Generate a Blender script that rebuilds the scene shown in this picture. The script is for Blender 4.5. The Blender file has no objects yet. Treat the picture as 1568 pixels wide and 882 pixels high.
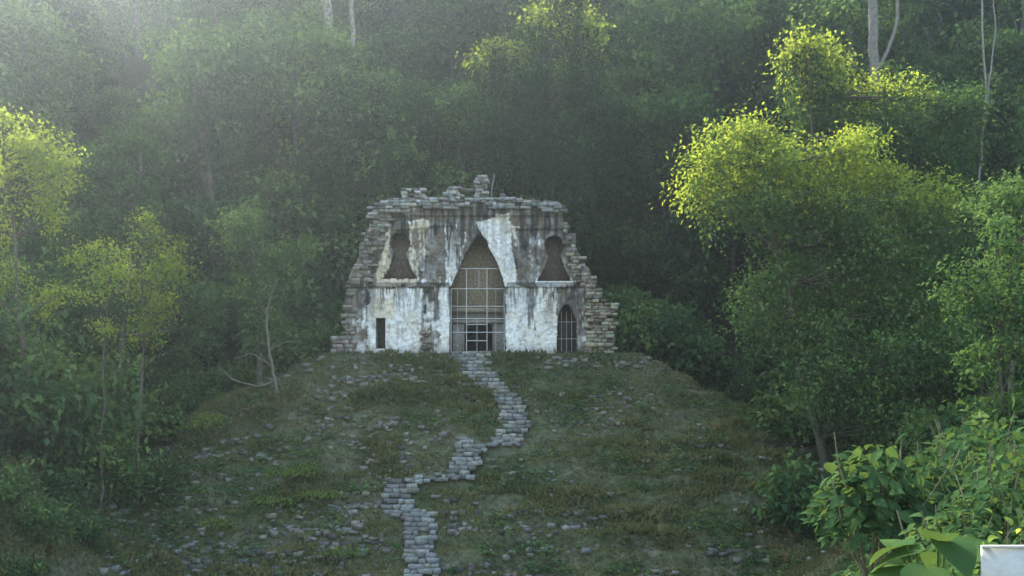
import bpy, math, numpy as np
from mathutils import Vector
R=np.random.RandomState
sc=bpy.context.scene
sc.view_settings.view_transform='Standard'; sc.view_settings.look='None'; sc.view_settings.exposure=0
EL=36;AZ=-32
kx=math.tan(math.radians(-AZ))

# ---------------------------------------------------------------- noise
def _h(ix,iy,s):
    n=(ix.astype(np.int64)*374761393+iy.astype(np.int64)*668265263+s*2147483)&0xffffffff
    n=((n^(n>>13))*1274126177)&0xffffffff
    n=(n^(n>>16))&0xffff
    return n/65535.0
def vn(x,y,s=0):
    x=np.asarray(x,float);y=np.asarray(y,float)
    ix=np.floor(x);iy=np.floor(y);fx=x-ix;fy=y-iy
    fx=fx*fx*(3-2*fx);fy=fy*fy*(3-2*fy)
    a=_h(ix,iy,s);b=_h(ix+1,iy,s);c=_h(ix,iy+1,s);d=_h(ix+1,iy+1,s)
    return (a*(1-fx)+b*fx)*(1-fy)+(c*(1-fx)+d*fx)*fy
def fbm(x,y,s=0,o=4):
    r=0;a=.5;t=0
    for i in range(o):
        r=r+a*vn(x*2**i,y*2**i,s+i*17);t+=a;a*=.5
    return r/t
def smax(a,b,k): return .5*(a+b+np.sqrt((a-b)**2+k*k))
def ss(a,b,x):
    t=np.clip((x-a)/(b-a),0,1);return t*t*(3-2*t)
def nrm(v): return v/np.maximum(np.linalg.norm(v,axis=-1,keepdims=True),1e-9)

# ---------------------------------------------------------------- terrain
SL=.70
def mdist(x,y):
    dx=np.maximum(np.abs(x+1.6)-8.5,0);dy=np.maximum(np.maximum(59.3-y,0),y-76)
    return np.hypot(dx*.72,dy)
def hillz(x,y):
    ax=np.abs(x+1)
    y0=71-.5*np.clip(ax-15,0,36)
    h=-1.0+.95*(y-y0)
    cap=40+3*fbm(x/18,y/18,5)-9*ss(-14,-44,x)-6*np.exp(-((x+38)/6.)**2)*ss(108,98,y)  # crest lowered at left, with an added notch, to let sun through
    return .5*(h+cap-np.sqrt((h-cap)**2+16))
def H(x,y,detail=True):
    x=np.asarray(x,float);y=np.asarray(y,float)
    d=mdist(x,y)
    w=np.clip(d/2.5,0,1)
    dd=d+ (fbm(x/5,y/5,3)-.5)*1.5*w*ss(0,1,np.abs(x+2)/3)
    m=1.6-SL*dd
    if detail:
        ph=(dd*SL/.75)
        fr=ph-np.floor(ph)
        st=(ss(.0,.35,fr)-fr)*.5
        m=m-st*w*.95*ss(.2,.5,fbm(x/6,y/3,9))
        m=m+(fbm(x/1.1,y/1.1,31,3)-.5)*.5*w
    m=smax(m,-9.5+0*x,1.0)
    led=5+np.clip((x-2)*3.5,0,22)
    c=-1.7-.12*np.maximum(y,-10)-.8*np.maximum(y-led,0)
    m=smax(m,c,.4)
    rr=np.minimum(-7.6+.6*(x-12),.5)-.7*np.maximum(14-y,0)
    ll=np.minimum(-6.8+1.0*(-x-16),.8)-.45*np.maximum(42-y,0)+(fbm(x/2,y/2,77,3)-.5)*.8
    m=smax(smax(m,rr,1.0),ll,1.0)
    m=smax(m,hillz(x,y),1.2)
    return m

# ---------------------------------------------------------------- mesh builder (all quads)
class MB:
    def __init__(s): s.V=[];s.F=[];s.M=[];s.T=[];s.C=[];s.n=0
    def add(s,V,F,mat=0,tint=None,col=None):
        V=np.asarray(V,np.float32).reshape(-1,3);F=np.asarray(F,np.int64).reshape(-1,4)
        s.V.append(V);s.F.append(F+s.n);s.M.append(np.full(len(F),mat,np.int32))
        s.T.append(np.full(len(V),.5,np.float32) if tint is None else np.asarray(tint,np.float32).reshape(-1))
        s.C.append(np.ones((len(V),3),np.float32)*.3 if col is None else np.asarray(col,np.float32).reshape(-1,3))
        s.n+=len(V)
    def mesh(s,name,mats,color=False,smooth=False):
        V=np.concatenate(s.V);F=np.concatenate(s.F);M=np.concatenate(s.M);T=np.concatenate(s.T)
        me=bpy.data.meshes.new(name)
        me.vertices.add(len(V));me.vertices.foreach_set('co',V.ravel())
        me.loops.add(F.size);me.loops.foreach_set('vertex_index',F.ravel().astype(np.int32))
        me.polygons.add(len(F));me.polygons.foreach_set('loop_start',np.arange(0,F.size,4,dtype=np.int32))
        for m in mats: me.materials.append(m)
        me.polygons.foreach_set('material_index',M)
        if smooth: me.polygons.foreach_set('use_smooth',np.ones(len(F),bool))
        a=me.attributes.new('tint','FLOAT','POINT');a.data.foreach_set('value',T)
        if color:
            C=np.concatenate(s.C);C=np.concatenate([C,np.ones((len(C),1),np.float32)],1)
            a=me.attributes.new('col','FLOAT_COLOR','POINT');a.data.foreach_set('color',C.ravel().astype(np.float32))
        me.update(calc_edges=True)
        return me
def obj(name,data,parent=None,loc=None):
    o=bpy.data.objects.new(name,data);sc.collection.objects.link(o)
    if parent: o.parent=parent
    if loc is not None:o.location=loc
    return o
def tube(mb,pts,rad,sides=7,mat=0,rng=None,tint=.5,col=(.3,.3,.3)):
    P=np.array(pts,float);n=len(P);rad=np.broadcast_to(rad,(n,))
    T=nrm(np.gradient(P,axis=0));up=np.array([.13,.97,.2]);
    A=nrm(np.cross(T,up));B=np.cross(T,A)
    th=np.linspace(0,2*math.pi,sides,endpoint=False)
    ring=(A[:,None]*np.cos(th)[None,:,None]+B[:,None]*np.sin(th)[None,:,None])*rad[:,None,None]
    V=(P[:,None]+ring).reshape(-1,3)
    i=np.arange(n-1)[:,None]*sides;j=np.arange(sides)[None];k=(j+1)%sides
    F=np.stack([i+j,i+k,i+sides+k,i+sides+j],-1).reshape(-1,4)
    mb.add(V,F,mat,np.full(len(V),tint),np.tile(col,(len(V),1)))
def wig(a,b,n,amp,rng):
    a=np.array(a,float);b=np.array(b,float);t=np.linspace(0,1,n)[:,None]
    P=a+(b-a)*t;N=rng.normal(0,amp,(n,3));N[0]=0;N[-1]=0;N[:,2]*=.3
    return P+N
BF=np.array([[0,1,3,2],[4,6,7,5],[0,4,5,1],[2,3,7,6],[0,2,6,4],[1,5,7,3]])
def boxes(mb,C,S,rotz,rng,jit=.12,mat=0,col=None,tilt=None):
    if len(C)==0: return
    C=np.asarray(C,float);S=np.asarray(S,float);n=len(C)
    k=np.array([[x,y,z] for x in(-.5,.5) for y in(-.5,.5) for z in(-.5,.5)])
    K=k[None]*(1+rng.uniform(-jit,jit,(n,8,3)))*S[:,None]
    if tilt is not None:
        a=rng.normal(0,tilt,n);x=K[...,0]*np.cos(a)[:,None]-K[...,2]*np.sin(a)[:,None];z=K[...,0]*np.sin(a)[:,None]+K[...,2]*np.cos(a)[:,None]
        K[...,0]=x;K[...,2]=z
    c=np.cos(rotz)[:,None];s_=np.sin(rotz)[:,None]
    x=K[...,0]*c-K[...,1]*s_;y=K[...,0]*s_+K[...,1]*c
    V=np.stack([x,y,K[...,2]],-1)+C[:,None]
    F=(BF[None]+np.arange(n)[:,None,None]*8)
    if col is None: col=np.full((n,3),.3)
    mb.add(V,F,mat,np.repeat(rng.rand(n),8),np.repeat(col,8,axis=0))
def leaves(mb,c,ax,nr,L,W,rng,mat=1,tint=None):
    n=len(c);side=nrm(np.cross(ax,nr));nr=nrm(np.cross(side,ax))
    L=L[:,None];W=W[:,None]
    v0=c;v1=c+ax*L*.42+side*W*.5+nr*W*.12;v2=c+ax*L-nr*L*.15;v3=c+ax*L*.42-side*W*.5+nr*W*.12
    V=np.stack([v0,v1,v2,v3],1)
    F=np.arange(n*4).reshape(n,4)
    mb.add(V,F,mat,np.repeat(tint,4))
def bigleaves(mb,c,ax,nr,L,W,mat=1,tint=None,heart=False):
    n=len(c);side=nrm(np.cross(ax,nr));nr=nrm(np.cross(side,ax))
    t=np.array([0,.12,.3,.5,.72,.9,1.0])
    w=np.array([.1,.75,1,.92,.62,.25,.02]) if heart else np.array([.05,.4,.85,1,.75,.32,.02])
    rows=[]
    for ti,wi in zip(t,w):
        b=c+ax*(L*ti)[:,None]-nr*(L*.32*ti*ti)[:,None]
        o=(-.16*L*(ti<.13) if heart else 0*L)[:,None]
        rows.append(np.stack([b+side*(W*wi*.5)[:,None]+nr*(W*.12*wi)[:,None]+ax*o,b,b-side*(W*wi*.5)[:,None]+nr*(W*.12*wi)[:,None]+ax*o],1))
    V=np.stack(rows,1).reshape(n,21,3)
    f=[]
    for r in range(6):
        for q in range(2): f.append([r*3+q,r*3+q+1,r*3+q+4,r*3+q+3])
    F=np.array(f)[None]+np.arange(n)[:,None,None]*21
    mb.add(V,F,mat,np.repeat(tint,21))
def crown(mb,lobes,rng,per=50,L=.2,clump=14,sig=.32,tb=.5,mat=1,low=.45,flat=.62):
    for lb in lobes:
        c=np.array(lb[:3]);r=np.array(lb[3:6] if len(lb)>4 else [lb[3]]*3)
        rm=r.mean();area=4*math.pi*rm*rm
        nc=max(6,int(area*per/clump))
        d=nrm(rng.normal(0,1,(nc,3)));fl=(d[:,2]<-.15)&(rng.rand(nc)>low);d[fl,2]*=-1
        az=np.arctan2(d[:,1],d[:,0])
        bump=fbm(az*3.1+lb[0]*3,d[:,2]*4.5+lb[1],int(abs(lb[2]*7))%97,4)
        keep=bump>.40
        d=d[keep];bump=bump[keep];nc=len(d)
        if nc==0: continue
        rad=1.0+(bump-.5)*2.0-rng.rand(nc)**2*.35+ (rng.rand(nc)<.12)*rng.rand(nc)*.5
        p=c+d*r*rad[:,None]
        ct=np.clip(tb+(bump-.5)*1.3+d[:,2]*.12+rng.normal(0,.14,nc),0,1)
        P=np.repeat(p,clump,axis=0)+rng.normal(0,1,(nc*clump,3))*np.repeat(sig*rng.uniform(.5,1.5,nc),clump)[:,None]*np.array([1,1,flat])
        D=np.repeat(d,clump,axis=0);n=len(P)
        nr=nrm(D*.5+np.array([0,0,.75])+rng.normal(0,.35,(n,3)))
        ax=nrm(D*np.array([1,1,.2])*.7+rng.normal(0,.7,(n,3))+np.array([0,0,-.35]))
        l=L*rng.uniform(.6,1.3,n)
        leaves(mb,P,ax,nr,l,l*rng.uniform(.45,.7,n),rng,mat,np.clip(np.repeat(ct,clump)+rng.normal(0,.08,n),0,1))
def vines(mb,starts,lens,rng,L=.2,mat=1,tb=.45,step=.11,spread=.13):
    for s_,ln in zip(starts,lens):
        n=max(4,int(ln/step));t=np.linspace(0,1,n)
        P=np.array(s_)+np.stack([rng.normal(0,spread,n)+np.sin(t*5+rng.rand()*6)*.12,rng.normal(0,spread,n),-t*ln],1)
        ax=nrm(rng.normal(0,.6,(n,3))+np.array([0,-.1,-.7]));nr=nrm(rng.normal(0,.5,(n,3))+np.array([0,-.8,.5]))
        l=L*rng.uniform(.6,1.2,n)*(1-.4*t)
        leaves(mb,P,ax,nr,l,l*.6,rng,mat,np.clip(tb+rng.normal(0,.13,n),0,1))

# ---------------------------------------------------------------- materials
def newmat(name):
    m=bpy.data.materials.new(name);m.use_nodes=True;nt=m.node_tree;nt.nodes.clear()
    return m,nt,nt.nodes.new('ShaderNodeOutputMaterial')
def N(nt,t,**k):
    n=nt.nodes.new(t)
    for a,b in k.items(): setattr(n,a,b)
    return n
def ramp(nt,stops):
    r=N(nt,'ShaderNodeValToRGB');e=r.color_ramp.elements
    while len(e)<len(stops): e.new(.5)
    for i,(p,c) in enumerate(stops): e[i].position=p;e[i].color=(*c,1)
    return r
def foliage(name,stops,trans=(.30,.42,.05),tr=.45,ov=.5):
    m,nt,out=newmat(name);l=nt.links.new
    at=N(nt,'ShaderNodeAttribute',attribute_name='tint')
    oi=N(nt,'ShaderNodeObjectInfo')
    a=N(nt,'ShaderNodeMath',operation='MULTIPLY_ADD');a.inputs[1].default_value=ov;l(oi.outputs['Random'],a.inputs[0])
    b=N(nt,'ShaderNodeMath',operation='SUBTRACT');l(at.outputs['Fac'],b.inputs[0]);b.inputs[1].default_value=ov*.5;l(b.outputs[0],a.inputs[2])
    r=ramp(nt,stops);l(a.outputs[0],r.inputs[0])
    sc_=N(nt,'ShaderNodeMix',data_type='RGBA');sc_.inputs[0].default_value=.6
    l(r.outputs[0],sc_.inputs[6]);sc_.inputs[7].default_value=(*trans,1)
    p=N(nt,'ShaderNodeBsdfDiffuse')
    l(r.outputs[0],p.inputs['Color'])
    t=N(nt,'ShaderNodeBsdfTranslucent');l(sc_.outputs[2],t.inputs[0])
    ms=N(nt,'ShaderNodeMixShader');ms.inputs[0].default_value=tr
    l(p.outputs[0],ms.inputs[1]);l(t.outputs[0],ms.inputs[2]);l(ms.outputs[0],out.inputs[0])
    return m
def attrmat(name,rough=.9,nscale=6,bump=.5,amt=.5,bd=.04):
    m,nt,out=newmat(name);l=nt.links.new
    at=N(nt,'ShaderNodeAttribute',attribute_name='col')
    tc=N(nt,'ShaderNodeTexCoord')
    n=N(nt,'ShaderNodeTexNoise');n.inputs['Scale'].default_value=nscale;n.inputs['Detail'].default_value=5;n.inputs['Roughness'].default_value=.7
    l(tc.outputs['Object'],n.inputs['Vector'])
    mr=N(nt,'ShaderNodeMapRange');mr.inputs[1].default_value=.3;mr.inputs[2].default_value=.7;mr.inputs[3].default_value=1-amt;mr.inputs[4].default_value=1+amt*.5
    l(n.outputs[0],mr.inputs[0])
    v=N(nt,'ShaderNodeVectorMath',operation='SCALE');l(at.outputs['Color'],v.inputs[0]);l(mr.outputs[0],v.inputs['Scale'])
    p=N(nt,'ShaderNodeBsdfDiffuse')
    l(v.outputs[0],p.inputs['Color'])
    b=N(nt,'ShaderNodeBump');b.inputs['Strength'].default_value=bump;b.inputs['Distance'].default_value=bd
    l(n.outputs[0],b.inputs['Height']);l(b.outputs[0],p.inputs['Normal']);l(p.outputs[0],out.inputs[0])
    return m
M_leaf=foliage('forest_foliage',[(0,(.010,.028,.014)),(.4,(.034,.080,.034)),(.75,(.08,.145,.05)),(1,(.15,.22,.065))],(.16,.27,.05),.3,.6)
M_leafL=foliage('sunlit_foliage',[(0,(.02,.05,.018)),(.5,(.07,.13,.035)),(1,(.15,.23,.05))],(.58,.68,.06),.45,.25)  # brighter leaf copy with a sunlit tone put into its colour
M_leafB=foliage('broadleaf_foliage',[(0,(.016,.04,.018)),(.5,(.038,.082,.032)),(1,(.075,.13,.04))],(.18,.29,.05),.25,.4)
M_grass=foliage('grass_blades',[(0,(.048,.078,.026)),(.5,(.11,.128,.054)),(.85,(.18,.165,.085)),(1,(.28,.24,.14))],(.45,.40,.15),.3,.2)
M_bark=attrmat('bark',.9,5,.6,.5)
M_stone=attrmat('weathered_stone',.92,7,.6,.5)
M_plaster=attrmat('stained_plaster',.88,5,.5,.25,.03)
def solid(name,c,rough=.6,metal=0):
    m,nt,out=newmat(name)
    p=N(nt,'ShaderNodeBsdfPrincipled');p.inputs['Roughness'].default_value=rough;p.inputs['Metallic'].default_value=metal
    n=N(nt,'ShaderNodeTexNoise');n.inputs['Scale'].default_value=9;n.inputs['Detail'].default_value=6
    mr=N(nt,'ShaderNodeMapRange');mr.inputs[3].default_value=.7;mr.inputs[4].default_value=1.15
    v=N(nt,'ShaderNodeVectorMath',operation='SCALE');v.inputs[0].default_value=c
    nt.links.new(n.outputs[0],mr.inputs[0]);nt.links.new(mr.outputs[0],v.inputs['Scale']);nt.links.new(v.outputs[0],p.inputs['Base Color'])
    nt.links.new(p.outputs[0],out.inputs[0]);return m
M_bar=solid('painted_metal',(.5,.5,.5),.5)
M_sign=solid('sign_board',(.45,.46,.46),.5)
M_post=solid('sign_post',(.2,.2,.2),.5)

# ground
m,nt,out=newmat('ground_soil');l=nt.links.new
tc=N(nt,'ShaderNodeTexCoord')
n1=N(nt,'ShaderNodeTexNoise');n1.inputs['Scale'].default_value=.45;n1.inputs['Detail'].default_value=6;n1.inputs['Roughness'].default_value=.65
n2=N(nt,'ShaderNodeTexNoise');n2.inputs['Scale'].default_value=4;n2.inputs['Detail'].default_value=5;n2.inputs['Roughness'].default_value=.75
l(tc.outputs['Object'],n1.inputs[0]);l(tc.outputs['Object'],n2.inputs[0])
r1=ramp(nt,[(.3,(.055,.075,.032)),(.5,(.09,.10,.052)),(.7,(.13,.122,.09))]);l(n1.outputs[0],r1.inputs[0])
mr=N(nt,'ShaderNodeMapRange');mr.inputs[1].default_value=.3;mr.inputs[2].default_value=.7;mr.inputs[3].default_value=.35;mr.inputs[4].default_value=1.5
l(n2.outputs[0],mr.inputs[0])
at=N(nt,'ShaderNodeAttribute',attribute_name='tint')
mm=N(nt,'ShaderNodeMath',operation='MULTIPLY');l(mr.outputs[0],mm.inputs[0]);l(at.outputs['Fac'],mm.inputs[1])
v=N(nt,'ShaderNodeVectorMath',operation='SCALE');l(r1.outputs[0],v.inputs[0]);l(mm.outputs[0],v.inputs['Scale'])
p=N(nt,'ShaderNodeBsdfDiffuse')
l(v.outputs[0],p.inputs['Color'])
b=N(nt,'ShaderNodeBump');b.inputs['Distance'].default_value=.12;b.inputs['Strength'].default_value=.8
l(n2.outputs[0],b.inputs['Height']);l(b.outputs[0],p.inputs['Normal']);l(p.outputs[0],out.inputs[0])
M_ground=m

xs=np.concatenate([np.arange(-420,-60,15),np.arange(-60,-30,1.5),np.arange(-30,30,.22),np.arange(30,60,1.5),np.arange(60,421,15)])
ys=np.concatenate([np.arange(-200,-10,10),np.arange(-10,36,.8),np.arange(36,74,.2),np.arange(74,130,1.5),np.arange(130,431,15)])
X,Y=np.meshgrid(xs,ys);Z=H(X,Y)
mb=MB();ny,nx=X.shape
i=np.arange(ny-1)[:,None]*nx;j=np.arange(nx-1)[None]
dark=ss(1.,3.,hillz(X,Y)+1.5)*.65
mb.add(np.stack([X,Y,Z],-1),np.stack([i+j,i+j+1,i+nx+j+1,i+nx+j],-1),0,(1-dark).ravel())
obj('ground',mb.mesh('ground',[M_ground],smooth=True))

# ---------------------------------------------------------------- temple
def inpoly(px,py,poly):
    r=np.zeros(px.shape,bool);n=len(poly);j=n-1
    for i in range(n):
        xi,yi=poly[i];xj,yj=poly[j]
        if yi!=yj:
            c=((yi>py)!=(yj>py))&(px<(xj-xi)*(py-yi)/(yj-yi)+xi);r^=c
        j=i
    return r
# facade survey drawing: 28 units per metre, 784 = centre line of the plaza, 588 = datum level
S=28.
def ux(a): return (np.asarray(a,float)-784)/S
def uz(b): return (588-np.asarray(b,float))/S
outline=[(513,548),(513,516),(530,512),(528,470),(533,440),(538,412),(548,398),(556,360),(566,345),(569,322),(585,314),(615,310),(700,308),(740,312),(800,308),(862,316),(866,340),(873,372),(888,390),(900,408),(913,432),(918,460),(938,466),(943,500),(941,530),(950,548)]
door=[(687,560),(689,438),(704,408),(712,390),(726,364),(735,355),(743,364),(756,392),(764,408),(774,438),(775,560)]
def keyhole(cx,b0,hw,cy,r):
    p=[(cx-hw,b0),(cx-hw*.62,b0-18),(cx-9,cy+r*.95)]
    for k in range(9):
        a=math.radians(215-k*(250/8.));p.append((cx+r*math.cos(a),cy-r*math.sin(a)*1.0))
    return p+[(cx+9,cy+r*.95),(cx+hw*.62,b0-18),(cx+hw,b0)]
keyL=keyhole(612,426,27,371,16);keyR=keyhole(849,430,27,375,16)
doorL=[(575,533),(575,486),(590,486),(590,533)]
doorR=[(852,560),(853,490),(858,474),(864,466),(871,466),(877,476),(883,492),(884,560)]
temple=bpy.data.objects.new('ruined_stone_temple',None);sc.collection.objects.link(temple)
g=1.15
ax_=np.arange(505,958,g);bz=np.arange(300,550,g)
A,B=np.meshgrid(ax_,bz)
wa=(fbm(A/9,B/9,1,3)-.5)*7;wb=(fbm(A/9,B/9,2,3)-.5)*7
inside=lambda poly,k=1.: inpoly(A+wa*k,B+wb*k,poly)
Ac=A[:-1,:-1]+g/2;Bc=B[:-1,:-1]+g/2
wac=(fbm(Ac/9,Bc/9,1,3)-.5)*6;wbc=(fbm(Ac/9,Bc/9,2,3)-.5)*6
cell=inpoly(Ac+wac*1.2,Bc+wbc*1.2,outline)
for po,kk in ((door,.5),(keyL,.3),(keyR,.3),(doorR,.2)): cell&=~inpoly(Ac+wac*kk,Bc+wbc*kk,po)
cell&=~inpoly(Ac,Bc,doorL)
# relief
ye=np.full(A.shape,60.0)
ye+=(fbm(A/14,B/14,7)-.5)*.16+(fbm(A/3,B/3,8,2)-.5)*.07
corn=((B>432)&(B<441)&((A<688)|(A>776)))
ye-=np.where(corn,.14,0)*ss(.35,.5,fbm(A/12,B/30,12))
recL=[(580,432),(608,352),(690,345),(684,432)];recR=[(784,430),(782,350),(860,350),(880,430)]
ye+=np.where(inside(recL)|inside(recR),.17,0)
ye-=np.where(B<330,.18,0)
ye-=np.where((A<563)|(A>888),.12,0)
topband=ss(345,316,B)
# colour
streak=fbm(A/2.6,B/40,21,3);st2=fbm(A/6,B/70,22,3);n_a=fbm(A/16,B/16,23,5);n_f=fbm(A/4,B/4,24,4);n_l=fbm(A/30,B/22,25,4)
W=np.full(A.shape,.16)
def setw(poly,v,k=1.4):
    mk=inside(poly,k);W[mk]=v
def rect(x0,y0,x1,y1): return [(x0,y0),(x1,y0),(x1,y1),(x0,y1)]
setw(rect(538,440,564,545),.42)
setw(rect(564,440,646,545),.97)
setw(rect(646,440,674,545),.48)
setw(rect(672,438,692,545),.92)
setw(rect(773,438,834,545),1.05)
setw(rect(833,438,854,545),.82)
setw(rect(884,440,900,545),.34)
setw([(626,352),(690,345),(690,434),(640,434)],.18)
setw([(640,350),(650,350),(652,432),(642,432)],.5)
setw([(698,345),(728,345),(702,400),(695,435),(684,435)],.42)
setw([(681,342),(699,340),(695,378),(700,438),(683,438)],.84)
setw([(728,340),(780,326),(780,350),(784,380),(792,440),(773,440),(756,398),(740,362)],1.08)
setw([(780,345),(800,350),(796,375),(786,380)],.5)
setw([(790,350),(870,350),(872,425),(796,425)],.16)
setw([(812,345),(826,345),(826,425),(812,425)],.44)
setw([(568,438),(596,345),(612,338),(656,336),(656,350),(612,354),(584,424),(640,424),(640,438)],.9)
setw([(596,352),(632,352),(640,426),(588,424)],.56)
setw([(820,426),(876,426),(878,438),(820,438)],.78)
Wn=W+(n_a-.5)*.8+(streak-.5)*.5+(n_f-.5)*.4
Wn-=topband*.65*ss(.35,.6,st2)
drip=ss(.48,.64,st2)*ss(515,440,B)*(B>438)
drip2=ss(.43,.58,st2)*ss(445,340,B)*(B<438)
f=ss(.38,.66,Wn)
white=np.array([.80,.80,.81]);cream=np.array([.64,.54,.40]);stone=np.array([.17,.14,.115]);grey=np.array([.26,.255,.245]);blk=np.array([.035,.038,.042])
cr=ss(.42,.62,n_l)[...,None]*.4
cr=np.maximum(cr,(inside([(568,438),(596,345),(656,336),(656,352),(640,426),(640,438)])*.85)[...,None])
cr=np.maximum(cr,(inside(rect(570,456,604,486))*.75)[...,None])
wc=white*(1-cr)+cream*cr
sg=ss(.4,.65,fbm(A/8,B/12,28))[...,None]
scl=stone*(1-sg)+grey*sg
C=scl*(1-f[...,None])+wc*f[...,None]
mid=ss(.25,.5,n_f)[...,None];C=C*(.68+.32*mid)
dk=np.clip(drip*.8+drip2*.85+ss(.60,.74,fbm(A/7,B/25,29))*.65,0,1)*(1-.62*ss(.9,1.,W))
dk=np.maximum(dk,(ss(.45,.6,fbm(A/3,B/30,30))*((A>806)&(A<822)&(B>440)&(B<505)))*.8)
dk=np.maximum(dk,ss(.49,.63,fbm(A/2.2,B/26,33))*ss(500,442,B)*(B>438)*.75)
C=C*(1-dk[...,None])+blk*dk[...,None]
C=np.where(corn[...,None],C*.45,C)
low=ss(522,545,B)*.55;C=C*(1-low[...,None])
mb=MB()
idx=np.arange(A.size).reshape(A.shape)
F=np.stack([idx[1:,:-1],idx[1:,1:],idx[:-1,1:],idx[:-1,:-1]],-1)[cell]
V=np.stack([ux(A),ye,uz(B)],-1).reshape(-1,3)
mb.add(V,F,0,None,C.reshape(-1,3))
pad=np.pad(cell,1)
ii,jj=np.nonzero(cell)
for di,dj,e in ((-1,0,((0,0),(0,1))),(1,0,((1,0),(1,1))),(0,-1,((0,0),(1,0))),(0,1,((0,1),(1,1)))):
    sel=~pad[ii+1+di,jj+1+dj];I=ii[sel];J=jj[sel]
    p0=V[idx[I+e[0][0],J+e[0][1]]];p1=V[idx[I+e[1][0],J+e[1][1]]]
    b0=p0.copy();b1=p1.copy();b0[:,1]=61.0;b1[:,1]=61.0
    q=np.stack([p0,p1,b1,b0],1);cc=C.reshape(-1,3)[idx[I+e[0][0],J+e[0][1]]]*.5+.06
    mb.add(q,np.arange(len(q)*4).reshape(-1,4),0,None,np.repeat(cc,4,axis=0))
obj('facade',mb.mesh('facade',[M_plaster],color=True),temple)
# body: side walls, roof and back wall following the outline
rng=R(4)
mb=MB()
ol=np.array(outline,float)
ring0=np.stack([ux(ol[:,0]),np.full(len(ol),60.5),uz(ol[:,1])],-1)
ctr=np.array([ux(730),0,uz(548)])
dep=[60.5,62.5,64.5,66.5,68.5]
rings=[]
for k,dv in enumerate(dep):
    r=ring0.copy();r[:,1]=dv;s_=.985 if k<4 else .93
    r[:,0]=ctr[0]+(r[:,0]-ctr[0])*s_;r[:,2]=ctr[2]+(r[:,2]-ctr[2])*s_
    r+=rng.normal(0,.05,r.shape)*(k>0);rings.append(r)
Vb=np.concatenate(rings);n=len(ol)
Fb=[[k*n+q,k*n+(q+1),(k+1)*n+q+1,(k+1)*n+q] for k in range(4) for q in range(n-1)]
mb.add(Vb,Fb,0,None,np.tile([.2,.18,.15],(len(Vb),1)))
r=rings[-1];h=n//2
for q in range(h-1):
    mb.add([r[q],r[q+1],r[n-2-q],r[n-1-q]],[[0,1,2,3]],0,None,np.tile([.15,.14,.12],(4,1)))
obj('masonry_body',mb.mesh('masonry_body',[M_stone],color=True),temple)
# inner room walls
mb=MB()
def bx(x0,x1,y0,y1,z0,z1,col):
    boxes(mb,[[(x0+x1)/2,(y0+y1)/2,(z0+z1)/2]],[[abs(x1-x0),abs(y1-y0),abs(z1-z0)]],np.zeros(1),R(1),0,0,np.array([col]))
tan=(.42,.36,.29);gr=(.34,.32,.30)
bx(ux(676),ux(708),62.3,62.9,uz(545),uz(492),gr);bx(ux(753),ux(790),62.3,62.9,uz(545),uz(492),gr)
bx(ux(676),ux(790),62.302,62.9,uz(492),uz(474),(.22,.2,.17))
bx(ux(676),ux(790),62.1,62.5,uz(473.9),uz(467),(.42,.38,.3))
bx(ux(676),ux(790),62.3,62.9,uz(466.9),uz(350),tan)
bx(ux(676),ux(790),62.15,62.4,uz(491),uz(486),(.42,.4,.36))
bx(ux(680),ux(690),61.02,62.3,uz(545),uz(440),(.25,.24,.22));bx(ux(774),ux(784),61.02,62.3,uz(545),uz(440),(.25,.24,.22))
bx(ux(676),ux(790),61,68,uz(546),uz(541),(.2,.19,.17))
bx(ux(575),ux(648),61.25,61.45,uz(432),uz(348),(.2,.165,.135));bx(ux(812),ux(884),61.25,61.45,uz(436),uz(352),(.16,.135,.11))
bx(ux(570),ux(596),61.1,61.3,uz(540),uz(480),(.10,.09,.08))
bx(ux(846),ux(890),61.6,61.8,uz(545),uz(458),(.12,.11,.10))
obj('inner_walls',mb.mesh('inner_walls',[M_stone],color=True),temple)
# metal grilles
mb=MB()
def bar(a0,b0,a1,b1,w=.035,y=60.35):
    x0,x1,z0,z1=ux(a0),ux(a1),uz(b0),uz(b1)
    tube(mb,[(x0,y,z0),((x0+x1)/2,y,(z0+z1)/2),(x1,y,z1)],w*.5,6)
for a in (714,745.5): bar(a,410,a,541,.05)
bar(733,412,733,440,.03)
for b_,a0,a1 in ((410,704,761),(441,690,773),(468,690,773),(487,690,773),(508,690,773),(521,714,746),(496,714,746)): bar(a0,b_,a1,b_,.05,60.33)
bar(690,441,690,541,.05);bar(772,441,772,541,.05);bar(730,487,730,541,.03);bar(700,441,700,541,.02);bar(759,441,759,541,.02)
for a in (860,868,876): bar(a,476,a,541,.02)
for b_ in (492,518): bar(853,b_,884,b_,.025,60.33)
obj('door_grille',mb.mesh('door_grille',[M_bar]),temple)
# exposed masonry blocks, roof comb
mb=MB()
def stonecol(n,rng,base=(.24,.22,.19)):
    c=np.array(base)*rng.uniform(.45,1.45,(n,1));c=c*(1+rng.normal(0,.05,(n,3)));return np.clip(c,.02,.5)
def courses(poly,rng,h=5.2,w=(6,15),y=59.86,dp=.35,prob=.9,base=(.24,.22,.19)):
    po=np.array(poly);b=po[:,1].max();Cc=[];Ss=[]
    while b>po[:,1].min():
        hh=h*rng.uniform(.7,1.3);a=po[:,0].min()+rng.uniform(-4,0)
        while a<po[:,0].max():
            ww=rng.uniform(*w)
            if inpoly(np.array([a+ww/2]),np.array([b-hh/2]),poly)[0] and rng.rand()<prob:
                d=dp*rng.uniform(.7,1.4)
                Cc.append([ux(a+ww/2),y+rng.normal(0,.05)+.1,uz(b-hh/2)]);Ss.append([ww/S*.95,d,hh/S*.9])
            a+=ww
        b-=hh
    n=len(Cc)
    if n: boxes(mb,Cc,Ss,rng.normal(0,.06,n),rng,.13,0,stonecol(n,rng,base),.03)
rng=R(11)
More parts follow.
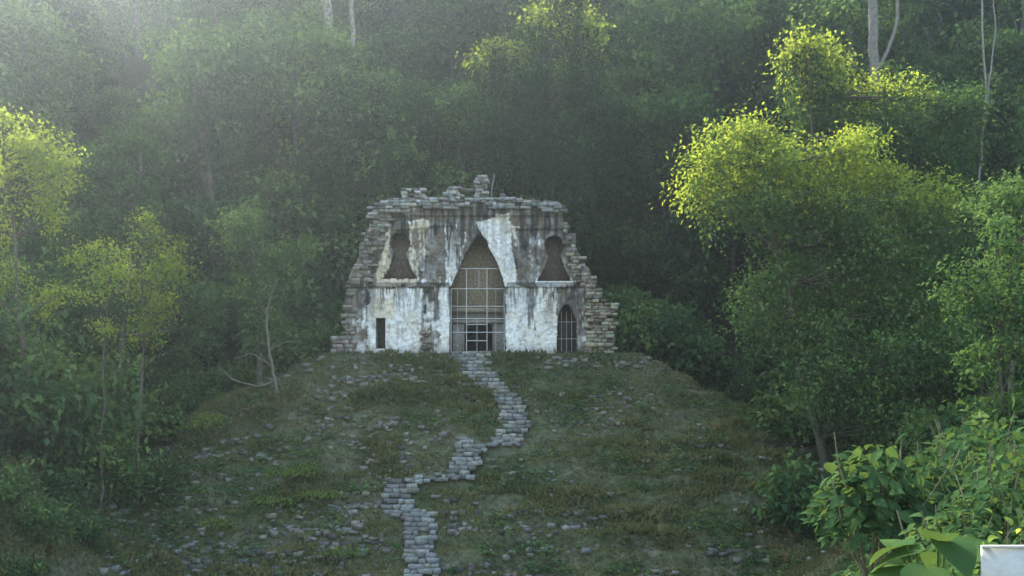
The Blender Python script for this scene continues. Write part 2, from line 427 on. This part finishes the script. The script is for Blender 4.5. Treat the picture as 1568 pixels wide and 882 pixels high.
courses([(533,440),(538,412),(548,398),(556,360),(566,345),(569,318),(600,318),(596,345),(568,438)],rng,prob=.8)
courses([(512,548),(512,514),(530,510),(545,520),(545,548)],rng,6,(8,20),59.7,.6)
courses([(528,512),(526,470),(532,440),(548,440),(546,512)],rng,prob=.6)
courses([(866,330),(874,372),(890,388),(902,408),(915,436),(886,438),(872,400),(866,372),(862,330)],rng,prob=.85)
courses([(898,548),(900,438),(913,438),(920,460),(940,465),(945,500),(941,530),(952,548)],rng,5.5,(8,18),59.65,.7,.95,(.27,.25,.20))
courses([(566,330),(569,318),(585,309),(700,305),(800,305),(864,314),(866,326),(790,322),(740,318),(640,322)],rng,4.5,(7,18),59.75,.5,.85,(.3,.3,.29))
courses([(648,500),(662,500),(660,545),(646,545)],rng,prob=.7)
for dep_ in (0,1.6):
  for po in ([(616,308),(616,290),(628,290),(628,308)],[(635,310),(635,289),(650,289),(650,310)],[(681,312),(682,285),(706,286),(706,312)],[(728,314),(728,268),(745,268),(745,314)],[(760,310),(764,298),(790,301),(792,310)],[(650,310),(652,302),(681,304),(681,312)],[(590,312),(600,304),(616,305),(616,312)],[(706,312),(706,305),(728,306),(728,314)],[(792,310),(796,305),(820,307),(820,311)]):
    courses(po,rng,4.3,(6,11),60.1+dep_,.6,.97,(.3,.3,.29))
boxes(mb,[[ux(717),60.3,uz(290)],[ux(643),60.3,uz(305)],[ux(632),60.3,uz(297)]],[[26/S,.5,5/S],[40/S,.6,4/S],[14/S,.5,3/S]],np.zeros(3),rng,.1,0,stonecol(3,rng))
n=700;xx=rng.uniform(ux(575),ux(860),n);yy=rng.uniform(60.2,68,n)
boxes(mb,np.stack([xx,yy,np.full(n,uz(309))+rng.normal(0,.06,n)],1),np.stack([rng.uniform(.2,.6,n),rng.uniform(.2,.5,n),rng.uniform(.12,.3,n)],1),rng.uniform(0,3,n),rng,.2,0,stonecol(n,rng),.1)
tube(mb,[(ux(752),60.5,uz(305)),(ux(753),60.5,uz(285)),(ux(757),60.5,uz(264))],.03,5,0,col=(.3,.3,.3))
obj('stone_blocks',mb.mesh('stone_blocks',[M_stone],color=True),temple)
mb=MB();n=2600;xx=rng.uniform(ux(572),ux(864),n);yy=rng.uniform(60.,67,n)
sel=fbm(xx/1.2,yy/1.2,44)>.5;xx=xx[sel];yy=yy[sel];n=len(xx)
P=np.stack([xx,yy,uz(308)+rng.uniform(0,.1,n)],1)
leaves(mb,P,nrm(rng.normal(0,.5,(n,3))+[0,0,.8]),nrm(rng.normal(0,1,(n,3))),rng.uniform(.12,.4,n),rng.uniform(.03,.07,n),rng,0,rng.uniform(.2,.9,n))
obj('roof_weeds',mb.mesh('roof_weeds',[M_grass]),temple)

# ---------------------------------------------------------------- stairway: four offset flights with rough landings
rng=R(21)
flights=[([(-2.2,59.9),(-2.2,58.3),(-1.5,57.3),(-.35,56.1),(.1,55.0),(.1,53.9),(-.3,52.9)],[2.2,1.9,1.4,1.35,1.4,1.45,1.6]),
         ([(-1.9,52.9),(-2.2,51.8),(-2.5,50.6)],[1.4,1.35,1.6]),
         ([(-4.9,50.6),(-5.15,49.8),(-5.2,48.9)],[1.5,1.4,1.5]),
         ([(-4.1,48.8),(-3.95,47.2),(-3.8,45.6),(-3.7,42.5)],[1.45,1.4,1.35,1.35])]
mb=MB();Cc=[];Ss=[];PXs=[];PYs=[]
for pts,wds in flights:
    pts=np.array(pts);y=pts[0,1]
    while y>pts[-1,1]:
        x=np.interp(-y,-pts[:,1],pts[:,0])+rng.normal(0,.05);wd=np.interp(-y,-pts[:,1],wds)*rng.uniform(.86,1.08)
        PXs.append(x);PYs.append(y)
        zz=float(H(x,y,False))+.08;a=x-wd/2
        while a<x+wd/2-.12:
            w=rng.uniform(.2,.7);w=min(w,x+wd/2-a+.1)
            if rng.rand()<.97: Cc.append([a+w/2,y+rng.normal(0,.03),zz+rng.normal(0,.018)-.08]);Ss.append([w*.98,.42,.2])
            a+=w
        y-=.27
for (x0,x1,y0) in [(-2.6,.3,52.9),(-4.9,-2.6,50.7),(-5.2,-3.8,48.9)]:
    for _ in range(14):
        x=rng.uniform(x0,x1);y=y0+rng.normal(0,.12);Cc.append([x,y,float(H(x,y,False))+.04]);Ss.append([rng.uniform(.25,.55),rng.uniform(.25,.4),.16]);PXs.append(x);PYs.append(y)
n=len(Cc);boxes(mb,Cc,Ss,rng.normal(0,.06,n),rng,.13,0,stonecol(n,rng,(.23,.235,.215))*.75+.05,.05)
obj('stone_stairway',mb.mesh('stone_stairway',[M_stone],color=True))
def pathd(x,y):
    d=np.full(x.shape,99.)
    for a,b_ in zip(PXs,PYs): d=np.minimum(d,np.hypot(x-a,y-b_))
    return d

# ---------------------------------------------------------------- stones on the mound
mb=MB();Cc=[];Ss=[];Rz=[];
rng=R(5)
for tt in np.arange(.4,18,.3):
    s_=-22.
    while s_<22:
        w=rng.uniform(.15,.55)
        half=8.5
        if abs(s_)<half: x=-1.6+s_;y=59.3-tt;rz=0
        else:
            an=(abs(s_)-half)/max(tt,2.)
            if an>1.6: s_+=w;continue
            x=-1.6+math.copysign(half+tt/.72*math.sin(an),s_);y=59.3-tt*math.cos(an);rz=math.copysign(an,s_)
        dens=fbm(np.array(x/3.),np.array(y/.9),61,4)
        reg=.67
        if x<-1.5 and y>52.5: reg=.54
        if x<-6 and y<48.3: reg=.44
        if x>2: reg=.70
        if dens+rng.normal(0,.06)>reg: Cc.append([x,y+rng.normal(0,.08),0]);Ss.append([w*.9,.3*rng.uniform(.7,1.3),rng.uniform(.1,.24)]);Rz.append(rz+rng.normal(0,.15))
        s_+=w
n=7000
x=rng.uniform(-24,15,n);y=rng.uniform(42,59,n);k=fbm(x/3,y/2,62,4)+rng.normal(0,.06,n)>.61
x=x[k];y=y[k];n=len(x)
Cc=np.concatenate([np.array(Cc),np.stack([x,y,0*x],1)]);z=rng.uniform(.05,.22,n)
Ss=np.concatenate([np.array(Ss),np.stack([z*rng.uniform(.9,2,n),z*rng.uniform(.8,1.4,n),z*.8],1)]);Rz=np.concatenate([Rz,rng.uniform(0,3,n)])
k=pathd(Cc[:,0],Cc[:,1])>.8;Cc=Cc[k];Ss=Ss[k];Rz=Rz[k]
Cc[:,2]=H(Cc[:,0],Cc[:,1])+Ss[:,2]*.06
boxes(mb,Cc,Ss,Rz,rng,.24,0,stonecol(len(Cc),rng,(.17,.165,.145)),.14)
obj('rubble_stones',mb.mesh('rubble_stones',[M_stone],color=True))
# ---------------------------------------------------------------- grass on the mound
mb=MB();rng=R(6)
n=74000;x=rng.uniform(-27,20,n);y=59.4-rng.rand(n)*23
k=(hillz(x,y)<H(x,y,False)-.6)&(fbm(x/2.2,y/1.6,71,4)+rng.normal(0,.07,n)>.33)&(pathd(x,y)>.5)
x=x[k];y=y[k];n=len(x);z=H(x,y)
big=ss(.45,.75,fbm(x/3,y/2,72));nb=5
tn=np.clip(-.25+1.3*fbm(x/2.4,y/1.8,73)+rng.normal(0,.14,n),0,1)
P=np.repeat(np.stack([x,y,z],1),nb,axis=0);m_=len(P)
P[:,:2]+=rng.normal(0,.07,(m_,2))
hh=np.repeat(.12+.24*big,nb)*rng.uniform(.6,1.5,m_)
leaves(mb,P-[0,0,.03],nrm(rng.normal(0,.55,(m_,3))+[0,-.3,.8]),nrm(rng.normal(0,1,(m_,3))+[0,-.6,0]),hh,hh*rng.uniform(.25,.5,m_),rng,0,np.clip(np.repeat(tn,nb)+rng.normal(0,.08,m_),0,1))
obj('grass',mb.mesh('grass',[M_grass]))
mb=MB();n=13000;x=rng.uniform(-24,14,n);y=59-rng.rand(n)*22
k=(fbm(x/1.6,y/1.2,91,4)+rng.normal(0,.04,n)>.54)&(pathd(x,y)>.8);x=x[k];y=y[k];n=len(x);nb=9
P=np.repeat(np.stack([x,y,H(x,y)],1),nb,axis=0);m_=len(P);P+=np.abs(rng.normal(0,1,(m_,3)))*[0,0,.18]+rng.normal(0,.13,(m_,3))*[1,1,0]
ll=rng.uniform(.1,.24,m_)
leaves(mb,P,nrm(rng.normal(0,1,(m_,3))*[1,1,.3]),nrm(rng.normal(0,.35,(m_,3))+[0,-.3,.9]),ll,ll*.55,rng,0,np.clip(np.repeat(rng.uniform(.3,.9,n),nb)+rng.normal(0,.1,m_),0,1))
obj('mound_weeds',mb.mesh('mound_weeds',[M_leaf]))

# ---------------------------------------------------------------- vegetation prototypes
def make_tree(name,rng,h,r,L=.34,per=20,drape=.5,leafm=M_leaf,trunk=.22,nl=11):
    mb=MB()
    lob=[]
    for q in range(nl):
        a=rng.uniform(0,6.28);f=rng.rand()**.6
        zz=h*rng.uniform(.18 if drape>.4 else .4,.93)
        rr=r*f*(1.0-.55*min(1,abs(zz/h-.65)/.35)*.6)
        lr=r*rng.uniform(.22,.48)
        lob.append((rr*math.cos(a),rr*math.sin(a),zz,lr,lr,lr*rng.uniform(.6,.95)))
    lob.append((0,0,h*.9,r*.5,r*.5,r*.4))
    top=wig((0,0,-1.5),(rng.normal(0,.4),rng.normal(0,.4),h*.85),9,.18,rng)
    tube(mb,top,np.linspace(trunk*1.2,trunk*.35,9),6,0,col=(.14,.13,.11))
    for lb in lob:
        k=min(8,max(2,int(lb[2]/h*7)))
        tube(mb,wig(top[k],lb[:3],4,.15,rng),np.linspace(trunk*.4,.03,4),4,0,col=(.12,.11,.1))
    crown(mb,lob,rng,per,L,12,.36,.45,1)
    st=[];ln=[]
    for lb in lob:
        for q in range(int(9*drape)):
            a=rng.uniform(0,6.28);st.append((lb[0]+lb[3]*.9*math.cos(a),lb[1]+lb[4]*.9*math.sin(a),lb[2]-lb[5]*.1));ln.append(rng.uniform(1.,.42*h))
    vines(mb,st,ln,rng,L*.9,1,.45,.14,.11)
    return mb.mesh(name,[M_bark,leafm],color=True)
protos=[make_tree('tree_proto',R(100+q),h,r,.37,23,dr,nl=nl) for q,(h,r,dr,nl) in enumerate([(13,3.6,.9,15),(15,4.2,.6,14),(11,3.4,1.2,15),(14,3.0,.8,14),(16,4.6,.5,14),(12,3.9,1.0,16),(10,3.2,.6,14)])]
def make_bush(name,rng,r,L,leafm,per=60):
    mb=MB();lob=[]
    for q in range(6):
        a=rng.uniform(0,6.28);f=rng.rand()*.7*r;lr=r*rng.uniform(.35,.6)
        lob.append((f*math.cos(a),f*math.sin(a),r*rng.uniform(.2,.9),lr,lr,lr*.8))
        tube(mb,wig((0,0,-.3),lob[-1][:3],4,.06,rng),[.05,.04,.03,.015],4,0,col=(.15,.13,.1))
    crown(mb,lob,rng,per,L,10,.22,.5,1)
    return mb.mesh(name,[M_bark,leafm],color=True)
bushes=[make_bush('bush_proto',R(200+q),r,L,M_leaf,p_) for q,(r,L,p_) in enumerate([(1.6,.24,45),(1.3,.18,65),(1.9,.34,30),(1.5,.22,50)])]
forest=obj('forest',None);rng=R(7);cnt=0
def sun_gap(x,y): return 70<y<104 and abs(x-(-10-kx*(y-49.5)))<4.4  # made-up gap: trees left out along the sun direction to light the mound
for gx in np.arange(-66,66,5.0):
    for gy in np.arange(50,131,4.9):
        x=gx+rng.uniform(-2.3,2.3);y=gy+rng.uniform(-2.2,2.2)
        hz=float(hillz(np.array(x),np.array(y)))
        if hz<-.8: continue
        if abs(x+1.6)<13 and y<75: continue
        if 7<x<17.5 and y<70: continue
        if x>.49*y+5 or x<-.55*y-6: continue
        if sun_gap(x,y): continue
        z=float(H(x,y));s_=rng.uniform(.75,1.3)
        pi_=rng.randint(len(protos))
        if y<74: s_*=.72;pi_=[0,2,3,5][pi_%4]
        o=obj('tree',protos[pi_],forest,(x,y,z-.4));o.rotation_euler=(rng.normal(0,.07),rng.normal(0,.07),rng.uniform(0,6.28));o.scale=(s_*rng.uniform(.95,1.2),s_*rng.uniform(.95,1.2),s_);cnt+=1
print('forest',cnt)
under=obj('undergrowth',None);rng=R(8);cnt=0
def bush(x,y,s_):
    z=float(H(x,y));o=obj('bush',bushes[rng.randint(4)],under,(x,y,z-.15));o.rotation_euler=(0,0,rng.uniform(0,6.28));o.scale=(s_,s_,s_*rng.uniform(.7,1.3))
for q in range(2600):
    x=rng.uniform(-40,40);y=rng.uniform(28,78)
    if abs(x)>.48*y+3: continue
    hz=float(hillz(np.array(x),np.array(y)))
    left=x<-16.6-(56-y)*.36 if y<56 else x<-12.6-(66-y)*.4
    right=x>12.6+max(0,(y-54))*.1
    if y>62 and hz>-1 and not(8<x<16): left=True
    if abs(x+1.6)<11 and y<73: continue
    if not(left or right) : continue
    if x<0 and y<41: continue
    if right and y>60 and x<15 and y<70: continue
    if rng.rand()>(.75 if x<0 and y<56 else .42): continue
    s_=rng.uniform(.45,1.15)
    if rng.rand()<.35 and abs(x)>17: s_*=rng.uniform(1.4,2.1)
    bush(x,y,s_);cnt+=1
for q in range(60):
    y=rng.uniform(74,102);x=-10-kx*(y-49.5)+rng.uniform(-4,4);bush(x,y,rng.uniform(.7,1.2))
for q in range(34):
    x=rng.choice([rng.uniform(-14.5,-9.8),rng.uniform(6.8,11)]);y=rng.uniform(61.5,74);bush(x,y,rng.uniform(.9,1.9))
for (x,y,s_) in [(-17.8,47,1.3),(-18.4,45.6,1.5),(-17.2,49.2,1.2),(-19.6,44,1.6),(-20.6,43.4,1.5),(-19.2,47.6,1.5),(-16.6,51.5,1.1),(-18,43.6,1.),(-20.2,46,1.7),(-17.6,40.2,.7),(-18.8,40.6,.8),(-17.2,38.6,.5),(-16.6,42.6,.6)]: bush(x,y,s_)
print('under',cnt)
# ---------------------------------------------------------------- individual trees (world metres)
def named_tree(name,base,lobes,rng,L=.17,per=70,mat=M_leafL,trunk=.16,col=(.12,.11,.09),dr=0,tb=.5,sig=.25,dl=2.5,light=None):
    mb=MB();bxx,byy=base;bz_=float(H(bxx,byy))-.3
    lo=np.array([l_[:3] for l_ in lobes]);top=lo[np.argmax(lo[:,2])]
    tp=wig((bxx,byy,bz_),top,10,.09,rng);tube(mb,tp,np.linspace(trunk*1.25,trunk*.3,10),9,0,col=col)
    for lb in lobes:
        dist=np.abs(tp[:,2]-(lb[2]-1.2));k=int(np.argmin(dist))
        tube(mb,wig(tp[k],lb[:3],6,.1,rng),np.linspace(trunk*.3,.015,6),6,0,col=col)
    la=[l_ for l_ in lobes if light is None or light(l_)];lbb=[l_ for l_ in lobes if light is not None and not light(l_)]  # sunlight put into colour: high lobes take sunlit-toned leaves, others darker ones
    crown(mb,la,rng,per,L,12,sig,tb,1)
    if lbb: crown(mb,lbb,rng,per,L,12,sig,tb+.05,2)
    if dr:
        st=[];ln=[]
        for lb in lobes:
            for q in range(dr):
                a=rng.uniform(0,6.28);st.append((lb[0]+lb[3]*.9*math.cos(a),lb[1]+lb[3]*.9*math.sin(a),lb[2]));ln.append(rng.uniform(.6,dl))
        vines(mb,st,ln,rng,L*1.1,2 if light else 1,tb,.09,.1)
    return obj(name,mb.mesh(name,[M_bark,mat,M_leaf],color=True))
def sub(lobes,rng,k=4,f=.55,sp=.8):
    o=[]
    for lb in lobes:
        r=lb[3]
        for q in range(k):
            d=nrm(rng.normal(0,1,3));o.append((lb[0]+d[0]*r*sp,lb[1]+d[1]*r*sp,lb[2]+d[2]*r*sp*.9,r*f*rng.uniform(.4,1.1)))
        o.append((lb[0],lb[1],lb[2],r*.5))
    return o
rng=R(31)
named_tree('slender_tree',(-19.4,45),sub([(-19.9,45,10.4,1.3),(-19.0,45.3,9.6,1.3),(-20.6,44.8,8.4,1.3),(-19.4,45,7.3,1.1),(-20.9,45,6.4,1.1),(-18.6,45,8.4,.8),(-20.8,45,4.6,1.2),(-19.2,45,3.4,.9)],rng),rng,tb=.6,trunk=.12)
named_tree('young_tree',(-17.4,46),sub([(-17.2,45,5.3,.95),(-16.7,45.2,4.3,.9),(-17.4,45,3.6,.7),(-16.9,45,2.4,.6)],rng,3),rng,trunk=.06,tb=.7,L=.15)
named_tree('young_tree',(-16.9,49.5),sub([(-16.2,49,6.6,1.1),(-15.4,49,5.2,1.2),(-16.6,49,4.6,1.0),(-15.8,49,3.4,1.0),(-16.4,49,2.0,.9)],rng,3),rng,trunk=.07,tb=.4)
named_tree('jungle_tree',(-20.5,57),sub([(-21.4,57,10.5,2.2),(-20.2,57,8.6,1.8),(-22.2,57,6.8,2.1),(-20.6,57.5,12.4,1.6),(-16.6,57,3.0,1.6),(-20.6,56.5,3.4,2.0)],rng),rng,L=.22,per=50,mat=M_leaf,dr=3,tb=.5)
named_tree('jungle_tree',(-13.8,60),sub([(-14.3,60,8.5,1.7),(-12.9,60,6.6,1.8),(-15.0,60,5.0,1.7),(-13.3,59.5,3.6,1.6)],rng),rng,L=.22,per=50,mat=M_leaf,dr=3,tb=.45)
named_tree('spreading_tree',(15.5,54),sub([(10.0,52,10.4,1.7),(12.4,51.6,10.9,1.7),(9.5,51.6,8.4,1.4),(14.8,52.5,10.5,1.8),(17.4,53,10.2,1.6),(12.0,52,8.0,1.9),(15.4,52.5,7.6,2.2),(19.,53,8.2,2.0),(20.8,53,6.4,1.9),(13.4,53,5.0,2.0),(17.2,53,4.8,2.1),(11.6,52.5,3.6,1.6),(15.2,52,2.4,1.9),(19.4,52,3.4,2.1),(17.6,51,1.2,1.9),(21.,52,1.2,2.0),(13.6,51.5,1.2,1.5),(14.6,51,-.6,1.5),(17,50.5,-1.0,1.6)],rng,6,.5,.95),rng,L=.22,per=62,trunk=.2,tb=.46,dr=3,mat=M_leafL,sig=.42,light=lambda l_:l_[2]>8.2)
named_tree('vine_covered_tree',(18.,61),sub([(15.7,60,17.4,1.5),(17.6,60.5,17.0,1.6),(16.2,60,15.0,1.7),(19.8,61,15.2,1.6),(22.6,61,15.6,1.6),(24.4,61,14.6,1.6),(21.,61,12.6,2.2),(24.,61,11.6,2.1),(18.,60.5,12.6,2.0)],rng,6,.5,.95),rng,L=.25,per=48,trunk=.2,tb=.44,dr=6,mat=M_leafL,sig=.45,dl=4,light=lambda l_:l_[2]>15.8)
named_tree('jungle_tree',(17.2,38),sub([(16.8,38,4.6,1.1),(15.6,38,3.0,1.0),(17.2,38,2.2,1.2),(17.9,38,3.6,1.2),(16.4,38,1.,1.1)],rng),rng,L=.2,per=60,mat=M_leaf,trunk=.08,tb=.55)
named_tree('jungle_tree',(19.,42),sub([(18.9,42,7.0,1.3),(19.6,42,5.8,1.5),(20,42,4,1.6)],rng),rng,L=.2,per=60,mat=M_leaf,trunk=.1,tb=.5)
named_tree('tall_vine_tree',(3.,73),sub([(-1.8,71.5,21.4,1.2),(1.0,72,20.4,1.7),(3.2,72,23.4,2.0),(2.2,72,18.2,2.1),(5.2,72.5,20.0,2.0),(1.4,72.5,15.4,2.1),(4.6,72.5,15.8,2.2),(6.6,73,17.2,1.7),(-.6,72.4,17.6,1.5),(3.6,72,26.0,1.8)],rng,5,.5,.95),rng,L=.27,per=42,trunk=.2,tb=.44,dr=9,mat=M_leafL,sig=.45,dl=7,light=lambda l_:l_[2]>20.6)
named_tree('tall_vine_tree',(-10,76),sub([(-11,75.5,20,2.2),(-8.4,75.5,19,2.2),(-9.8,75.5,16.4,2.4),(-12,75.5,15.2,2.1),(-8,75.5,14.4,2.0)],rng,4),rng,L=.28,per=34,trunk=.3,tb=.45,dr=9,mat=M_leaf,sig=.4,dl=6)
def bare(name,pts,r0,r1,col,rng,br=()):
    mb=MB();P=np.array(pts,float);tt=np.linspace(0,len(P)-1,18)
    Q=np.stack([np.interp(tt,np.arange(len(P)),P[:,k]) for k in range(3)],1)+rng.normal(0,.04,(18,3))
    tube(mb,Q,np.linspace(r0,r1,18),8,0,col=col)
    for b_ in br:
        Pb=np.array(b_[0],float);tt=np.linspace(0,len(Pb)-1,12)
        Qb=np.stack([np.interp(tt,np.arange(len(Pb)),Pb[:,k]) for k in range(3)],1)+rng.normal(0,.04,(12,3));tube(mb,Qb,np.linspace(b_[1],b_[2],12),6,0,col=col)
    obj(name,mb.mesh(name,[M_bark],color=True))
bare('pale_tree_trunk',[(-13.9,86,19),(-14.4,86,29),(-15.6,86,37)],.40,.34,(.30,.28,.26),rng)
bare('pale_tree_trunk',[(-12,86,19),(-12.6,86,29.5),(-11.6,86,37)],.2,.16,(.28,.26,.24),rng)
bare('pale_tree_trunk',[(24.4,73,12),(24.2,73,20),(23.9,73,28)],.38,.28,(.2,.19,.18),rng,[([(24.2,73,20),(25.6,73,24),(25.7,73,28)],.14,.08)])
bare('liana',[(29.3,69,10),(29.8,69,19),(29.4,69,27)],.08,.05,(.24,.23,.22),rng,[([(29.8,69,17),(30.4,69,22),(30.1,69,26)],.05,.04)])
bare('dead_tree',[(-12.0,56.5,-.6),(-12.4,56.5,1.2),(-12.65,56.5,3.2),(-12.5,56.5,4.4),(-12.1,56.5,5.3)],.10,.025,(.17,.155,.13),rng,
 [([(-12.1,56.5,.2),(-13.1,56.5,-.1),(-14.2,56,.2),(-15.,56,.9)],.07,.025),([(-12.3,56.5,.9),(-13.4,56.5,1.6),(-14.4,56.6,1.3)],.045,.02),([(-12.5,56.5,1.8),(-11.5,56.5,2.2),(-10.8,56.5,2.1)],.035,.015),([(-12.6,56.5,3.4),(-13.,56.5,4.4),(-12.9,56.5,5.0)],.035,.012)])

# ---------------------------------------------------------------- shrubs
def shrub(name,x,y,r,h,L,rng,mat=M_leafB,n=260,z=None,tb=.5):
    mb=MB();z=float(H(x,y)) if z is None else z
    c=np.array([x,y,z])
    for q in range(9):
        e=c+np.array([rng.normal(0,r*.5),rng.normal(0,r*.5),h*rng.uniform(.6,.95)]);tube(mb,wig(c-[0,0,.2],e,6,.08*min(1,r),rng),np.linspace(.04,.012,6)*min(1,r),6,0,col=(.16,.15,.1))
    d=nrm(rng.normal(0,1,(n,3)));d[:,2]=np.abs(d[:,2])*1.0-.25;rad=rng.rand(n)**.35
    lump=.75+.5*fbm(np.arctan2(d[:,1],d[:,0])*1.5+x,d[:,2]*2+y,3)
    p=c+np.array([0,0,h*.45])+d*np.array([r,r,h*.6])*(rad*lump)[:,None]
    ax=nrm(d*[1,1,.1]+rng.normal(0,.45,(n,3))+[0,0,-.25]);nr=nrm(d*.5+rng.normal(0,.25,(n,3))+[0,-.25,.9])
    l_=L*rng.uniform(.55,1.2,n)
    bigleaves(mb,p,ax,nr,l_,l_*rng.uniform(.5,.7,n),1,np.clip(tb+rng.normal(0,.2,n),0,1))
    return obj(name,mb.mesh(name,[M_bark,mat],color=True))
rng=R(41)
for (x,y,r,h,L,n) in [(7.9,24,1.25,3.7,.40,460),(9.3,25,1.3,3.5,.32,460),(9.6,21.5,1.3,2.8,.24,620),(8.2,20.5,1.0,2.0,.26,380),(10.6,23,1.3,3.6,.24,640),(11.2,27,1.5,4.2,.34,460),(10.,30,1.5,3.2,.3,420),(12.6,31,1.7,5.2,.28,700),(13.2,27,1.3,4.6,.26,600),(9.,17.5,1.,2.2,.16,760),(7.4,17,.8,1.3,.18,420),(14.8,34,1.8,5.4,.32,620),(12.,35,1.5,3.6,.3,420),(6.6,24.5,.9,1.7,.22,300)]:
    shrub('broadleaf_shrub',x,y,r,h,L,rng,n=n,tb=rng.uniform(.3,.65))
for (x,y,r,h,L,n) in [(-15.0,54.4,1.3,1.4,.16,420),(-10.2,50.6,1.3,.6,.14,420),(-10.6,49.4,1.2,.5,.14,380),(-8.6,49.6,1.2,.5,.14,380),(-13,48.4,.8,.5,.14,240),(-7.,46.5,1.2,.45,.14,320),(-9.6,51.4,1.,.5,.14,300)]:
    shrub('mound_shrub',x,y,r,h,L,rng,mat=M_leafL,n=n,tb=.5)
def ear(name,x,y,rng,n=9,L=.6,h=.9,tb=.55):
    mb=MB();z=float(H(x,y));c=np.array([x,y,z])
    P=[];A_=[];Nn=[]
    for q in range(n):
        a=rng.uniform(0,6.28);e=c+np.array([math.cos(a)*.45*rng.uniform(.4,1),math.sin(a)*.45*rng.uniform(.4,1),h*rng.uniform(.6,1.1)])
        mid=(c+e)/2+np.array([0,0,.15]);tube(mb,[c-[0,0,.05],mid,e],[.025,.02,.012],6,0,col=(.1,.16,.05))
        P.append(e);A_.append([math.cos(a),math.sin(a),-.25 if rng.rand()<.6 else .6]);Nn.append([math.cos(a)*.2,math.sin(a)*.2-.25,1])
    l_=L*rng.uniform(.7,1.15,n)
    bigleaves(mb,np.array(P),nrm(np.array(A_)),nrm(np.array(Nn)),l_,l_*.72,1,np.clip(tb+rng.normal(0,.12,n),0,1),heart=True)
    obj(name,mb.mesh(name,[M_bark,M_leafB],color=True,smooth=True))
ear('elephant_ear_plant',4.1,10.6,rng,9,.62,1.35,.5);ear('elephant_ear_plant',3.25,10.9,rng,8,.42,1.3,.5);ear('elephant_ear_plant',4.9,12.4,rng,8,.6,1.3,.5)
shrub('seedling',.17,4.8,.07,1.62,.07,rng,mat=M_leafL,n=34,tb=.9)
shrub('seedling',4.9,10.9,.3,1.9,.13,rng,mat=M_leafL,n=60,tb=.9)
sg_=obj('information_sign',None)
mb=MB();rr=R(2)
boxes(mb,[[4.78,10,-1.78]],[[1.0,.04,.62]],np.zeros(1),rr,0,0)
boxes(mb,[[4.78,9.975,-1.475]],[[1.02,.05,.02]],np.zeros(1),rr,0,0)
obj('board',mb.mesh('board',[M_sign]),sg_)
mb=MB();zz=float(H(4.7,10))
for xx in (4.36,5.2): boxes(mb,[[xx,10.055,(zz-1.5)/2-.1]],[[.06,.06,-1.5-zz+.2]],np.zeros(1),rr,0,0)
obj('posts',mb.mesh('posts',[M_post]),sg_)

# ---------------------------------------------------------------- humid air
mb=MB();boxes(mb,[[0,52,30]],[[130,118,90]],np.zeros(1),R(1),0,0)
m,nt,out=newmat('humid_haze');vs=N(nt,'ShaderNodeVolumeScatter');vs.inputs['Color'].default_value=(.70,.85,1,1);vs.inputs['Density'].default_value=.0009;vs.inputs['Anisotropy'].default_value=.87
nt.links.new(vs.outputs[0],out.inputs['Volume'])
obj('haze',mb.mesh('haze',[m]))
# ---------------------------------------------------------------- light
w=bpy.data.worlds.new('World');sc.world=w;w.use_nodes=True;nt=w.node_tree
sk=nt.nodes.new('ShaderNodeTexSky');sk.sky_type='NISHITA';sk.sun_disc=False;sk.sun_elevation=math.radians(EL);sk.sun_rotation=math.radians(AZ);sk.air_density=1.6;sk.dust_density=2.5
bg=nt.nodes['Background'];bg.inputs['Strength'].default_value=.62;nt.links.new(sk.outputs[0],bg.inputs[0])
ld=bpy.data.lights.new('sun','SUN');ld.energy=13;ld.angle=math.radians(.5);ld.color=(1,.93,.78)
so=obj('sun',ld);e,a=math.radians(EL),math.radians(AZ)
so.rotation_euler=Vector((math.sin(a)*math.cos(e),math.cos(a)*math.cos(e),math.sin(e))).to_track_quat('Z','Y').to_euler()
cd=bpy.data.cameras.new('camera');cam=obj('camera',cd);cam.location=(0,0,0);cam.rotation_euler=(math.radians(90),0,0)
cd.lens=38.57;cd.sensor_width=36;cd.shift_y=.094;cd.clip_end=2000;cd.clip_start=.05
sc.camera=cam
